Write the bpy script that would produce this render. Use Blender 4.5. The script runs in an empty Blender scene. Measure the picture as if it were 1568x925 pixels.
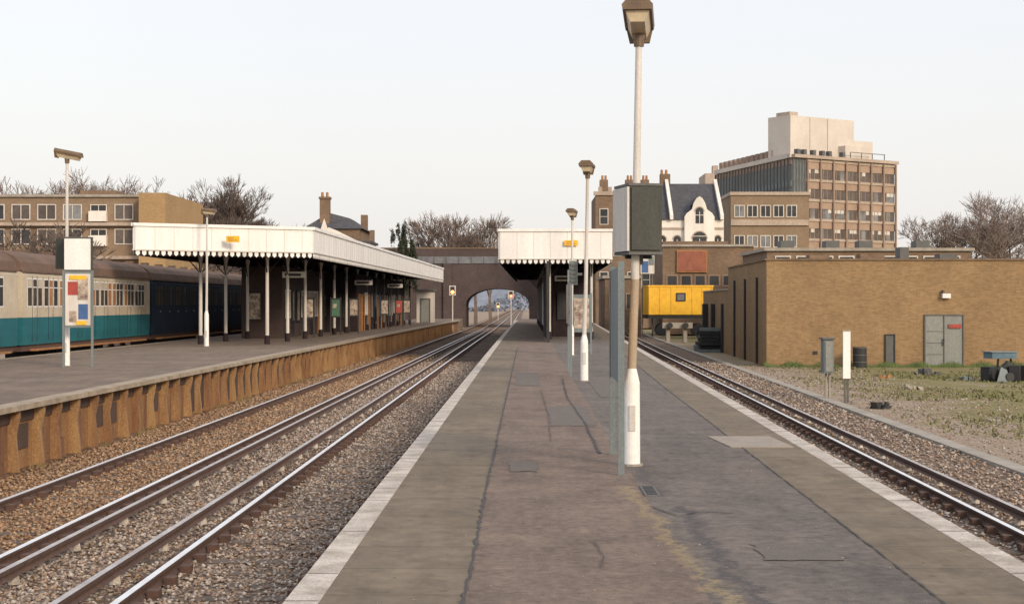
import bpy, bmesh, math, random
import numpy as np
random.seed(3); rng=np.random.default_rng(5)
D=bpy.data; sc=bpy.context.scene
sc.view_settings.view_transform='Standard'; sc.view_settings.look='None'; sc.view_settings.exposure=0

# ---------------------------------------------------------------- materials
def _nt(name):
    m=D.materials.new(name); m.use_nodes=True
    nt=m.node_tree; b=nt.nodes['Principled BSDF']
    return m,nt,b
def noise(nt,vec,scale,detail=4,rough=.55):
    n=nt.nodes.new('ShaderNodeTexNoise'); n.inputs['Scale'].default_value=scale
    n.inputs['Detail'].default_value=detail; n.inputs['Roughness'].default_value=rough
    nt.links.new(vec,n.inputs['Vector']); return n.outputs['Fac']
def ramp(nt,fac,stops):
    r=nt.nodes.new('ShaderNodeValToRGB'); e=r.color_ramp.elements
    while len(e)<len(stops): e.new(.5)
    for i,(p,c) in enumerate(stops):
        e[i].position=p; e[i].color=(c[0],c[1],c[2],1)
    nt.links.new(fac,r.inputs['Fac']); return r.outputs['Color']
def mix(nt,fac,a,b,mode='MIX'):
    m=nt.nodes.new('ShaderNodeMix'); m.data_type='RGBA'; m.blend_type=mode
    if isinstance(fac,(int,float)): m.inputs[0].default_value=fac
    else: nt.links.new(fac,m.inputs[0])
    for s,i in ((a,6),(b,7)):
        if isinstance(s,(tuple,list)): m.inputs[i].default_value=(s[0],s[1],s[2],1)
        else: nt.links.new(s,m.inputs[i])
    return m.outputs[2]
def math_(nt,op,a,b=None,c=None):
    m=nt.nodes.new('ShaderNodeMath'); m.operation=op
    for i,s in enumerate((a,b,c)):
        if s is None: continue
        if isinstance(s,(int,float)): m.inputs[i].default_value=s
        else: nt.links.new(s,m.inputs[i])
    return m.outputs[0]
def pos(nt): return nt.nodes.new('ShaderNodeNewGeometry').outputs['Position']
def M(name,c1,c2=None,scale=2.,rough=.85,metal=0.,bump=0.,bscale=30.,spec=None,fine=0.25,streak=False,post=None):
    m,nt,b=_nt(name); p=pos(nt)
    if c2 is None: c2=tuple(x*.78 for x in c1)
    v=p
    if streak:
        mp=nt.nodes.new('ShaderNodeMapping'); mp.inputs['Scale'].default_value=(1,1,.18)
        nt.links.new(p,mp.inputs['Vector']); v=mp.outputs['Vector']
    f=noise(nt,v,scale,6,.65)
    col=ramp(nt,f,[(.36,c2),(.64,c1)])
    f2=noise(nt,p,scale*14,3,.6)
    g=ramp(nt,f2,[(.3,(1-fine,)*3),(.7,(1,)*3)])
    col=mix(nt,1.,col,g,'MULTIPLY')
    if post: col=post(nt,p,col)
    nt.links.new(col,b.inputs['Base Color'])
    b.inputs['Roughness'].default_value=rough; b.inputs['Metallic'].default_value=metal
    if spec is not None: b.inputs['Specular IOR Level'].default_value=spec
    if bump:
        bn=nt.nodes.new('ShaderNodeBump'); bn.inputs['Strength'].default_value=bump; bn.inputs['Distance'].default_value=.02
        nt.links.new(noise(nt,p,bscale,4),bn.inputs['Height']); nt.links.new(bn.outputs[0],b.inputs['Normal'])
    return m
def brick(name,c1,c2,mortar,sc_=1.,stain=.35):
    m,nt,b=_nt(name); p=pos(nt)
    s=nt.nodes.new('ShaderNodeSeparateXYZ'); nt.links.new(p,s.inputs[0])
    a=nt.nodes.new('ShaderNodeMath'); a.operation='ADD'; nt.links.new(s.outputs[0],a.inputs[0]); nt.links.new(s.outputs[1],a.inputs[1])
    c=nt.nodes.new('ShaderNodeCombineXYZ'); nt.links.new(a.outputs[0],c.inputs[0]); nt.links.new(s.outputs[2],c.inputs[1])
    t=nt.nodes.new('ShaderNodeTexBrick'); nt.links.new(c.outputs[0],t.inputs['Vector'])
    t.inputs['Scale'].default_value=1; t.inputs['Brick Width'].default_value=.225*sc_; t.inputs['Row Height'].default_value=.075*sc_
    t.inputs['Mortar Size'].default_value=.008*sc_; t.inputs['Mortar Smooth'].default_value=.3
    for k,cc in (('Color1',c1),('Color2',c2),('Mortar',mortar)): t.inputs[k].default_value=(*cc,1)
    n=noise(nt,p,.35,6,.7); g=ramp(nt,n,[(.35,(1-stain,)*3),(.65,(1.0,)*3)])
    col=mix(nt,1.,t.outputs['Color'],g,'MULTIPLY')
    n2=noise(nt,p,6,3,.7); g2=ramp(nt,n2,[(.3,(.78,)*3),(.7,(1.0,)*3)])
    col=mix(nt,1.,col,g2,'MULTIPLY')
    nt.links.new(col,b.inputs['Base Color']); b.inputs['Roughness'].default_value=.92; b.inputs['Specular IOR Level'].default_value=.2
    return m
def emis(name,c,s):
    m,nt,b=_nt(name); b.inputs['Base Color'].default_value=(*c,1); b.inputs['Emission Color'].default_value=(*c,1); b.inputs['Emission Strength'].default_value=s; return m

def wear(nt,p,col):
    n=noise(nt,p,3.1,6,.75)
    col=mix(nt,1.,col,ramp(nt,n,[(.35,(.78,.77,.77)),(.5,(.98,)*3),(.68,(1.1,1.08,1.04))]),'MULTIPLY')
    mp=nt.nodes.new('ShaderNodeMapping'); mp.inputs['Scale'].default_value=(1.6,.22,1); nt.links.new(p,mp.inputs['Vector'])
    n=noise(nt,mp.outputs['Vector'],1.6,5,.7)
    col=mix(nt,1.,col,ramp(nt,n,[(.36,(.82,.82,.84)),(.55,(1,)*3)]),'MULTIPLY')
    v=nt.nodes.new('ShaderNodeTexVoronoi'); v.inputs['Scale'].default_value=2.6; nt.links.new(p,v.inputs['Vector'])
    return mix(nt,1.,col,ramp(nt,v.outputs['Distance'],[(.05,(.7,)*3),(.1,(1,)*3)]),'MULTIPLY')
# weathering of the asphalt: lichen run and tarry repair beside the lamp post
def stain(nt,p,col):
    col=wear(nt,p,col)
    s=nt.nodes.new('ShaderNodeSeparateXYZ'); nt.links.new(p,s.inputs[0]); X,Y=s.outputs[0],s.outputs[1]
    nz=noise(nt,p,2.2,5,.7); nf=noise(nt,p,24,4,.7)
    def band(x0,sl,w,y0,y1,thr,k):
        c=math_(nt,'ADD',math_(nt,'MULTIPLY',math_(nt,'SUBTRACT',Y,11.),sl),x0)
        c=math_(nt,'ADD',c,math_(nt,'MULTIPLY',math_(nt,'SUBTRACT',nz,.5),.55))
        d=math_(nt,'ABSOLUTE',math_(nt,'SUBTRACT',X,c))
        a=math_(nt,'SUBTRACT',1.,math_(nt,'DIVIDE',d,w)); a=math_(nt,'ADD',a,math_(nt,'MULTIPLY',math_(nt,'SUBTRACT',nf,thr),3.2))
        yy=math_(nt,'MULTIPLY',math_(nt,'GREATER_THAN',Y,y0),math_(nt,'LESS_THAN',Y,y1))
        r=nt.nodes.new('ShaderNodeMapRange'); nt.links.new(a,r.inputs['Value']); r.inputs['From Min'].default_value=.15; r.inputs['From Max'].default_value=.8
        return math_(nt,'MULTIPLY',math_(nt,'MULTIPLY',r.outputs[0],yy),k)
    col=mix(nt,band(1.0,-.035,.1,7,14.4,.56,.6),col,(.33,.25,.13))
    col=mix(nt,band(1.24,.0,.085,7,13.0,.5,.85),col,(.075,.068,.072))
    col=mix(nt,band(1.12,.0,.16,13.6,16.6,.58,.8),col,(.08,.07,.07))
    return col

m_white=M('white_paint',(.84,.83,.81),(.72,.70,.68),1.2,.6,fine=.12,streak=True)
m_cream=M('pale_post_paint',(.66,.63,.59),(.5,.46,.42),3,.6,fine=.15,streak=True)
m_tan=M('weathered_tan_post',(.45,.35,.25),(.33,.26,.19),4,.7,streak=True)
m_dark=M('canopy_shade_tone',(.04,.028,.03),(.025,.017,.02),2,.85,spec=.2)  # shade under the canopies is put into this near-black colour
m_black=M('black_paint',(.03,.03,.035),(.02,.02,.02),3,.7)
m_brownmet=M('brown_lamp_hood',(.2,.13,.075),(.13,.085,.055),6,.5)
m_diff=M('lamp_diffuser',(.7,.58,.4),(.55,.45,.32),6,.4)
m_grey=M('grey_box_paint',(.13,.13,.125),(.1,.1,.1),3,.7)
m_dgrey=M('dark_grey_box_paint',(.09,.092,.08),(.062,.065,.058),3,.8,streak=True,spec=.2)
m_bluegrey=M('blue_grey_metal',(.19,.23,.235),(.14,.165,.175),3,.65,streak=True)
m_yellow=M('yellow_sign_paint',(.85,.48,.015),(.72,.38,.015),3,.5,fine=.1)
m_red=M('red_paint',(.45,.06,.04),(.3,.05,.04),4,.6)
m_orange=M('orange_brown',(.42,.2,.07),(.3,.14,.06),3,.7)
m_glass=M('dark_glass',(.06,.06,.065),(.03,.033,.036),.6,.3,spec=.25,fine=.1)
m_glassl=M('pale_glass',(.26,.27,.28),(.12,.125,.13),.5,.3,spec=.25,fine=.1)
m_trglass=M('coach_glass',(.11,.085,.06),(.04,.034,.03),1.4,.45,spec=.1,fine=.2)
m_slate=M('slate_roof',(.1,.1,.11),(.07,.07,.08),2,.8,spec=.2)
m_rust=M('rail_rust',(.13,.07,.05),(.08,.045,.035),8,.85)
m_railtop=M('polished_rail',(.93,.93,.95),(.8,.79,.79),3,.3,metal=.55,fine=.06)
m_cond=M('conductor_rail_top',(.62,.58,.56),(.42,.37,.35),3,.45,metal=.5)
m_wood=M('sleeper_timber',(.15,.11,.085),(.09,.07,.058),6,.9,bump=.4)
m_conc=M('concrete',(.4,.36,.31),(.29,.26,.22),1.5,.9,bump=.2,streak=True)
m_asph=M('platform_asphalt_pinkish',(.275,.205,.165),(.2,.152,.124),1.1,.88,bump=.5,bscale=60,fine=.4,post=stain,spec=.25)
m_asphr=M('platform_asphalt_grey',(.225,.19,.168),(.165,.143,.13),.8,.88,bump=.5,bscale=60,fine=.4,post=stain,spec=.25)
m_asphl=M('left_platform_asphalt',(.265,.2,.152),(.185,.143,.115),.5,.88,bump=.2,fine=.3,post=wear,spec=.25)
m_repair=M('asphalt_repair',(.175,.145,.125),(.135,.115,.1),4,.9,bump=.4,bscale=60,fine=.4)
m_coping=M('worn_white_coping',(.7,.63,.56),(.4,.34,.285),3.2,.8,bump=.3,fine=.4)
m_copl=M('worn_tan_coping',(.47,.38,.28),(.3,.235,.17),2.2,.85,bump=.2,fine=.4)
m_patch=M('pale_patch',(.36,.3,.25),(.28,.24,.2),4,.85)
m_crack=M('crack_tar',(.075,.066,.068),(.05,.045,.05),9,.85)
m_plwall=M('stained_platform_wall',(.38,.2,.08),(.17,.075,.045),1.6,.95,bump=.5,fine=.5,streak=True)
m_plpost=M('stained_wall_posts',(.42,.26,.12),(.24,.115,.06),2.6,.95,bump=.4,fine=.45,streak=True)
m_shade=M('recess_shade',(.10,.055,.04),(.06,.04,.03),2,.95)  # dark brown painted in for shade on the platform walls
m_trblue=M('coach_blue',(.02,.15,.18),(.016,.115,.145),.8,.55,fine=.2,spec=.25)
m_trcream=M('coach_cream',(.58,.51,.4),(.46,.39,.3),.8,.55,fine=.15,spec=.25)
m_trroof=M('coach_roof',(.2,.13,.1),(.13,.09,.07),1.2,.85,fine=.2,spec=.2)
m_trblue_shade=M('coach_blue_shaded',(.025,.042,.075),(.018,.03,.05),.8,.65,fine=.2,spec=.15)  # shade on the farther coaches is put into this darker blue
m_brickb=brick('buff_brown_brick',(.37,.235,.12),(.285,.178,.09),(.33,.26,.17),1.,.22)
m_brickh=brick('brown_house_brick',(.27,.18,.12),(.21,.135,.09),(.27,.22,.17),1.2,.3)
m_bricko=brick('orange_brick',(.46,.3,.14),(.4,.25,.12),(.38,.3,.19),1.2,.15)
m_bricks=brick('sooty_bridge_brick',(.115,.085,.08),(.09,.068,.068),(.12,.1,.1),1.2,.3)
m_flat=brick('flats_brick',(.31,.22,.145),(.26,.18,.12),(.31,.25,.19),1.2,.2)
m_off=M('office_concrete_band',(.39,.28,.21),(.31,.22,.165),.3,.9,fine=.12)
m_offd=M('office_mullion_brown',(.34,.245,.185),(.27,.19,.15),.5,.85)
m_offp=M('office_spandrel',(.48,.39,.32),(.39,.31,.25),.25,.85)
m_plant=M('plant_room_render',(.62,.57,.51),(.53,.48,.43),.2,.9,fine=.08)
m_offg=M('office_side_glass',(.16,.17,.175),(.1,.11,.115),.25,.35,spec=.3,fine=.15)
m_offw=M('office_window_brown',(.17,.14,.125),(.1,.085,.08),.35,.35,spec=.2,fine=.3)
m_render=M('white_render',(.8,.76,.71),(.64,.6,.55),.6,.85,fine=.1,streak=True)
m_door=M('steel_door_grey',(.27,.28,.26),(.2,.21,.2),1,.6,streak=True)
m_green=M('sign_green',(.05,.16,.1),None,3,.6)
m_blue=M('sign_blue',(.05,.13,.33),None,3,.6)
m_bark=M('bark',(.115,.085,.07),(.075,.055,.05),3,.95)
m_twig=M('twigs',(.24,.185,.16),(.17,.13,.115),1,.95)
m_leaf=M('evergreen_leaf',(.045,.055,.03),(.02,.028,.015),1,.9)

# ---------------------------------------------------------------- builder
class G:
    def __init__(s,name,part='body'): s.name=name; s.parts={}; s.cur=part
    def part(s,n): s.cur=n; return s
    def add(s,vs,fs,mat):
        P=s.parts.setdefault(s.cur,[[],[],[],[]]); o=len(P[0]); P[0].extend(vs)
        if mat not in P[3]: P[3].append(mat)
        k=P[3].index(mat)
        for f in fs: P[1].append([o+i for i in f]); P[2].append(k)
    def box(s,x0,x1,y0,y1,z0,z1,mat):
        s.hexa([(x0,y0),(x1,y0),(x1,y1),(x0,y1)],z0,z1,mat)
    def hexa(s,poly,z0,z1,mat):
        n=len(poly); vs=[(x,y,z0) for x,y in poly]+[(x,y,z1) for x,y in poly]
        fs=[list(range(n))[::-1],list(range(n,2*n))]+[[i,(i+1)%n,n+(i+1)%n,n+i] for i in range(n)]
        s.add(vs,fs,mat)
    def obox(s,o,U,u0,u1,w0,w1,z0,z1,mat):
        L=math.hypot(*U); ux,uy=U[0]/L,U[1]/L; wx,wy=uy,-ux
        f=lambda u,w:(o[0]+ux*u+wx*w,o[1]+uy*u+wy*w)
        s.hexa([f(u0,w1),f(u1,w1),f(u1,w0),f(u0,w0)],z0,z1,mat)
    def ext(s,pts,vec,mat):
        n=len(pts); vs=list(pts)+[(p[0]+vec[0],p[1]+vec[1],p[2]+vec[2]) for p in pts]
        s.add(vs,[list(range(n))[::-1],list(range(n,2*n))]+[[i,(i+1)%n,n+(i+1)%n,n+i] for i in range(n)],mat)
    def cyl(s,p0,p1,r0,r1,mat,n=12):
        a=np.array(p0,float); b=np.array(p1,float); d=b-a; d/=np.linalg.norm(d)
        t=np.array([0,0,1.]) if abs(d[2])<.9 else np.array([1.,0,0])
        u=np.cross(d,t); u/=np.linalg.norm(u); v=np.cross(d,u)
        vs=[]
        for c,r in ((a,r0),(b,r1)):
            for i in range(n):
                q=c+r*(math.cos(2*math.pi*i/n)*u+math.sin(2*math.pi*i/n)*v); vs.append(tuple(q))
        s.add(vs,[list(range(n))[::-1],list(range(n,2*n))]+[[i,(i+1)%n,n+(i+1)%n,n+i] for i in range(n)],mat)
    def poly(s,pts,mat): s.add(list(pts),[list(range(len(pts)))],mat)
    def strip(s,fa,fb,z,ds,mat):
        vs=[];fs=[]
        for i,d in enumerate(ds): vs+= [(fa(d),d,z),(fb(d),d,z)]
        for i in range(len(ds)-1): fs.append([2*i,2*i+1,2*i+3,2*i+2])
        s.add(vs,fs,mat)
    def sweep(s,fx,prof,ds,mat):
        n=len(prof); vs=[];fs=[]
        for d in ds:
            for (a,z) in prof: vs.append((fx(d)+a,d,z))
        for i in range(len(ds)-1):
            for j in range(n):
                k=(j+1)%n; fs.append([i*n+j,i*n+k,(i+1)*n+k,(i+1)*n+j])
        fs+= [list(range(n)),list(range((len(ds)-1)*n,len(ds)*n))[::-1]]
        s.add(vs,fs,mat)
    def finish(s,smooth=False):
        allv=[v for P in s.parts.values() for v in P[0]]
        A=np.array(allv); c=((A[:,0].min()+A[:,0].max())/2,(A[:,1].min()+A[:,1].max())/2,A[:,2].min())
        multi=len(s.parts)>1; root=None
        if multi:
            root=D.objects.new(s.name,None); root.location=c; sc.collection.objects.link(root)
        for pn,P in s.parts.items():
            nm=pn if multi else s.name
            me=D.meshes.new(nm); me.from_pydata([(v[0]-c[0],v[1]-c[1],v[2]-c[2]) for v in P[0]],[],P[1])
            for m in P[3]: me.materials.append(m)
            me.polygons.foreach_set('material_index',P[2])
            bm=bmesh.new(); bm.from_mesh(me); bmesh.ops.recalc_face_normals(bm,faces=bm.faces); bm.to_mesh(me); bm.free()
            if smooth: me.polygons.foreach_set('use_smooth',[True]*len(me.polygons))
            ob=D.objects.new(nm,me); sc.collection.objects.link(ob)
            if multi: ob.parent=root
            else: ob.location=c
            root=root or ob
        return root
def window(g,o,U,u0,u1,z0,z1,fr,gl,nc=1,nr=1,t=.08,w=0.):
    g.obox(o,U,u0,u1,w+.004,w+.03,z0,z1,gl)
    g.obox(o,U,u0-t,u0,w+.004,w+.08,z0-t,z1+t,fr); g.obox(o,U,u1,u1+t,w+.004,w+.08,z0-t,z1+t,fr)
    g.obox(o,U,u0,u1,w+.004,w+.075,z0-t,z0,fr); g.obox(o,U,u0,u1,w+.004,w+.075,z1,z1+t,fr)
    for i in range(1,nc):
        u=u0+(u1-u0)*i/nc; g.obox(o,U,u-t*.4,u+t*.4,w+.03,w+.065,z0,z1,fr)
    for i in range(1,nr):
        z=z0+(z1-z0)*i/nr; g.obox(o,U,u0,u1,w+.03,w+.06,z-t*.3,z+t*.3,fr)

# ---------------------------------------------------------------- layout functions
cl=lambda d:min(d,160)
bR=lambda d:.4*(cl(d)/160)**2
eL=lambda d:-1.3+bR(d)                 # our platform, left edge
eR=lambda d:2.87+.0216*d               # our platform, right edge
eF=lambda d:-8.1+1.4*(cl(d)/140)**1.5  # far (left) platform near edge
eB=lambda d:-15.5+.6*(cl(d)/140)**1.5
t1=lambda d:-2.73+bR(d)
t2=lambda d:-6.05+.85*(cl(d)/150)**1.5
t3=lambda d:eR(d)+1.5
DS=[1,6,12,20,30,40,50,60,70,80,90,100,110,120,130,140,150,160]
DT=DS+[175,190,220,300,450,700]
RT=-.93; BL=-1.075; GR=-1.13

def ground():
    m,nt,b=_nt('rough_ground'); p=pos(nt)
    s=nt.nodes.new('ShaderNodeSeparateXYZ'); nt.links.new(p,s.inputs[0])
    n1=noise(nt,p,.55,6,.7); n2=noise(nt,p,9,5,.75)
    grass=ramp(nt,n2,[(.3,(.12,.115,.045)),(.5,(.2,.18,.08)),(.72,(.32,.26,.14))])
    grav=ramp(nt,n2,[(.3,(.18,.135,.1)),(.55,(.33,.26,.2)),(.75,(.46,.38,.3))])
    mr=nt.nodes.new('ShaderNodeMapRange'); nt.links.new(s.outputs[0],mr.inputs['Value'])
    mr.inputs['From Min'].default_value=7.5; mr.inputs['From Max'].default_value=12.5; mr.inputs['To Min'].default_value=-.22; mr.inputs['To Max'].default_value=.1
    a=nt.nodes.new('ShaderNodeMath'); a.operation='ADD'; nt.links.new(n1,a.inputs[0]); nt.links.new(mr.outputs[0],a.inputs[1])
    k=ramp(nt,a.outputs[0],[(.44,(0,0,0)),(.58,(1,1,1))])
    col=mix(nt,k,grav,grass)
    nt.links.new(col,b.inputs['Base Color']); b.inputs['Roughness'].default_value=.95; b.inputs['Specular IOR Level'].default_value=.15
    bn=nt.nodes.new('ShaderNodeBump'); bn.inputs['Strength'].default_value=.6; bn.inputs['Distance'].default_value=.05
    nt.links.new(n2,bn.inputs['Height']); nt.links.new(bn.outputs[0],b.inputs['Normal'])
    g=G('ground'); g.poly([(-2500,-100,GR),(2500,-100,GR),(2500,4000,GR),(-2500,4000,GR)],m); g.finish()
ground()

def ballast_mat(name,a,bc,c):
    m,nt,b=_nt(name); p=pos(nt)
    v=nt.nodes.new('ShaderNodeTexVoronoi'); v.inputs['Scale'].default_value=17; nt.links.new(p,v.inputs['Vector'])
    sp=nt.nodes.new('ShaderNodeSeparateColor'); nt.links.new(v.outputs['Color'],sp.inputs[0])
    col=ramp(nt,sp.outputs[0],[(0,a),(.5,bc),(1,c)])
    dk=ramp(nt,v.outputs['Distance'],[(.3,(1,1,1)),(.75,(.3,.27,.25))])
    col=mix(nt,1.,col,dk,'MULTIPLY')
    g2=ramp(nt,noise(nt,p,.8,5,.7),[(.3,(.68,.6,.55)),(.7,(1.05,1.03,1.0))]); col=mix(nt,1.,col,g2,'MULTIPLY')
    nt.links.new(col,b.inputs['Base Color']); b.inputs['Roughness'].default_value=.95; b.inputs['Specular IOR Level'].default_value=.15
    bn=nt.nodes.new('ShaderNodeBump'); bn.inputs['Strength'].default_value=.9; bn.inputs['Distance'].default_value=.03; bn.invert=True
    nt.links.new(v.outputs['Distance'],bn.inputs['Height']); nt.links.new(bn.outputs[0],b.inputs['Normal'])
    return m
mb1=ballast_mat('ballast_stone',(.19,.145,.12),(.33,.26,.21),(.46,.39,.34))
mb2=ballast_mat('rusty_ballast_stone',(.18,.105,.07),(.3,.19,.12),(.41,.3,.21))
mb3=ballast_mat('yard_ballast_stone',(.17,.125,.1),(.31,.245,.2),(.44,.37,.31))
g=G('ballast_bed')
mid=lambda d:(t1(d)+t2(d))/2-.6
g.strip(mid,lambda d:eL(d)+.2,BL,DT,mb1); g.strip(lambda d:eF(d)-.25,mid,BL,DT,mb2)
g.strip(lambda d:eR(d)-.2,lambda d:eR(d)+4.3,BL-.01,DS,mb3)
g.strip(lambda d:-21,lambda d:eB(d)+.2,BL,DS,mb2)
g.finish()

def stones(n,fx0,fx1,d0,d1,z,smin,smax,cols,name):
    base=np.array([[1,0,0],[0,1,0],[-1,0,0],[0,-1,0],[0,0,.8],[0,0,-.8]],float)
    F=np.array([[0,1,4],[1,2,4],[2,3,4],[3,0,4],[1,0,5],[2,1,5],[3,2,5],[0,3,5]])
    u=rng.random(n); d=d0*(d1/d0)**u
    x0=np.array([fx0(q) for q in d]); x1=np.array([fx1(q) for q in d])
    x=x0+(x1-x0)*rng.random(n); s=rng.uniform(smin,smax,n)*(.8+.012*d)
    V=base[None]*(1+.35*rng.standard_normal((n,6,1)).clip(-1.3,1.3))
    V=V*s[:,None,None]*np.stack([rng.uniform(.7,1.3,n),rng.uniform(.7,1.3,n),rng.uniform(.5,.9,n)],1)[:,None]
    a=rng.random(n)*6.28; ca,sa=np.cos(a)[:,None],np.sin(a)[:,None]
    X=V[...,0]*ca-V[...,1]*sa; Y=V[...,0]*sa+V[...,1]*ca
    t=rng.uniform(-.6,.6,n)[:,None]; Z=V[...,2]*np.cos(t)+X*np.sin(t); X=X*np.cos(t)-V[...,2]*np.sin(t)
    P=np.stack([X+x[:,None],Y+d[:,None],Z+z+rng.uniform(-.2,.6,n)[:,None]*s[:,None]],-1).reshape(-1,3)
    FF=(F[None]+6*np.arange(n)[:,None,None]).reshape(-1,3)
    me=D.meshes.new(name); me.vertices.add(len(P)); me.vertices.foreach_set('co',P.ravel())
    me.loops.add(FF.size); me.loops.foreach_set('vertex_index',FF.ravel().astype(np.int32))
    me.polygons.add(len(FF)); me.polygons.foreach_set('loop_start',np.arange(0,FF.size,3,dtype=np.int32)); me.polygons.foreach_set('loop_total',np.full(len(FF),3,dtype=np.int32))
    me.update(); me.validate()
    C=np.array(cols)[rng.integers(0,len(cols),n)]*rng.uniform(.6,1.25,(n,1))
    at=me.color_attributes.new('col','FLOAT_COLOR','POINT')
    at.data.foreach_set('color',np.repeat(np.concatenate([C,np.ones((n,1))],1),6,axis=0).ravel())
    m,nt,b=_nt(name+'_mat'); an=nt.nodes.new('ShaderNodeAttribute'); an.attribute_name='col'
    nt.links.new(an.outputs['Color'],b.inputs['Base Color']); b.inputs['Roughness'].default_value=.95; b.inputs['Specular IOR Level'].default_value=.15
    me.materials.append(m); ob=D.objects.new(name,me); sc.collection.objects.link(ob)
cg=[(.3,.24,.2),(.38,.315,.27),(.22,.165,.14),(.42,.375,.33),(.33,.23,.16)]
co=[(.3,.185,.11),(.24,.145,.09),(.37,.265,.18),(.33,.22,.14)]
stones(46000,mid,lambda d:eL(d)-.1,6.5,75,BL+.005,.018,.034,cg,'ballast_stones')
stones(30000,lambda d:eF(d)+.05,mid,13,85,BL+.005,.018,.034,co,'rusty_ballast_stones')
stones(16000,lambda d:eR(d)+.2,lambda d:eR(d)+4.6,16,75,BL+.0,.02,.036,cg,'yard_ballast_stones')
stones(9000,lambda d:eR(d)+4.2,lambda d:eR(d)+9.5,20,75,GR+.0,.012,.03,cg,'loose_gravel')
stones(350,lambda d:eL(d)+.2,lambda d:eR(d)-.2,8,40,.0,.004,.009,cg,'platform_grit')

g=G('railway_sleepers')
def sleepers(tc,d0,d1,step):
    d=d0
    while d<d1:
        c=tc(d); g.box(c-1.28,c+1.28,d-.125,d+.125,BL-.1,BL+.012+random.uniform(-.012,.008),m_wood)
        for o in (-.75,.75):
            g.box(c+o-.17,c+o-.062,d-.07,d+.07,BL+.0,BL+.09,m_rust); g.box(c+o+.062,c+o+.17,d-.07,d+.07,BL+.0,BL+.09,m_rust)
        d+=step
sleepers(t1,5,170,.7); sleepers(t2,5,170,.7); sleepers(t3,5,160,.7)
g.finish()
def rail(fx,name):
    g=G(name)
    web=[(-.06,BL+.03),(.06,BL+.03),(.012,BL+.06),(.012,RT-.04),(.036,RT-.03),(.036,RT-.004),(-.036,RT-.004),(-.036,RT-.03),(-.012,RT-.04),(-.012,BL+.06)]
    g.sweep(fx,web,DT,m_rust)
    g.strip(lambda d:fx(d)-.035,lambda d:fx(d)+.035,RT,DT,m_railtop)
    g.finish()
def cond(fx):
    g=G('conductor_rail'); z=RT+.06
    g.sweep(fx,[(-.05,z-.1),(.05,z-.1),(.02,z-.075),(.02,z-.05),(.036,z-.04),(.036,z-.004),(-.036,z-.004),(-.036,z-.04),(-.02,z-.05),(-.02,z-.075)],DS,m_rust)
    g.strip(lambda d:fx(d)-.034,lambda d:fx(d)+.034,z,DS,m_cond)
    for d in np.arange(5,120,2.1): g.cyl((fx(d),d,BL+.02),(fx(d),d,z-.1),.06,.045,m_coping,8)
    g.finish()
for tc in (t1,t2,t3):
    for o in (-.75,.75): rail(lambda d,tc=tc,o=o:tc(d)+o,'running_rail')
cond(lambda d:t1(d)-1.17); cond(lambda d:t2(d)+1.17); cond(lambda d:t3(d)+1.17)
g=G('cable_trough'); g.sweep(lambda d:eR(d)+4.5,[(-.16,GR-.05),(.16,GR-.05),(.16,GR+.1),(-.16,GR+.1)],DS,m_conc)
g.finish()

# our platform
g=G('island_platform','coping')
g.sweep(eL,[(0,-.075),(.19,-.075),(.19,0),(0,0)],DS,m_coping)
g.sweep(eR,[(-.19,-.075),(0,-.075),(0,0),(-.19,0)],DS,m_coping)
g.part('slabs')
m_slab=brick('platform_slabs',(.26,.21,.155),(.22,.18,.138),(.13,.105,.085),1,.25)
nt=m_slab.node_tree
t=[n for n in nt.nodes if n.type=='TEX_BRICK'][0]; t.inputs['Brick Width'].default_value=30; t.inputs['Row Height'].default_value=.9; t.inputs['Mortar Size'].default_value=.008
pz=[n for n in nt.nodes if n.type=='NEW_GEOMETRY'][0].outputs['Position']
for l in list(nt.links):
    if l.to_node==t and l.to_socket.name=='Vector': nt.links.remove(l)
nt.links.new(pz,t.inputs['Vector'])
bs=[n for n in nt.nodes if n.type=='BSDF_PRINCIPLED'][0]
src=bs.inputs['Base Color'].links[0].from_socket; nt.links.new(wear(nt,pz,src),bs.inputs['Base Color'])
g.strip(lambda d:eL(d)+.19,lambda d:-.33+bR(d),-.002,DS,m_slab)
g.strip(lambda d:2.05+.0216*d*.95,lambda d:eR(d)-.19,-.002,DS,m_slab)
g.part('asphalt')
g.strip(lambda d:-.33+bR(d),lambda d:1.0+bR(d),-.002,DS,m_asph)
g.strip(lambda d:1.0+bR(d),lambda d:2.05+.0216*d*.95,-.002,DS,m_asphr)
g.part('walls')
g.sweep(eL,[(.12,-1.3),(.3,-1.3),(.3,-.076),(.12,-.076)],DS,m_bricks); g.sweep(eR,[(-.3,-1.3),(-.12,-1.3),(-.12,-.076),(-.3,-.076)],DS,m_bricks)
g.part('far_ramp'); g.hexa([(eL(160),160),(eR(160),160),(eR(160)-2,175),(eL(160)+.6,175)],-1.2,-.01,m_asphr)
g.finish()
g=G('coping_joints')
d=7.
while d<50:
    w=.003+.0003*d
    g.poly([(eL(d)+.004,d,.003),(eL(d)+.187,d,.003),(eL(d)+.187,d+w*2,.003),(eL(d)+.004,d+w*2,.003)],m_repair)
    g.poly([(eR(d)-.187,d,.003),(eR(d)-.004,d,.003),(eR(d)-.004,d+w*2,.003),(eR(d)-.187,d+w*2,.003)],m_repair); d+=.9*random.choice([1,1,2])
g.finish()
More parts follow.
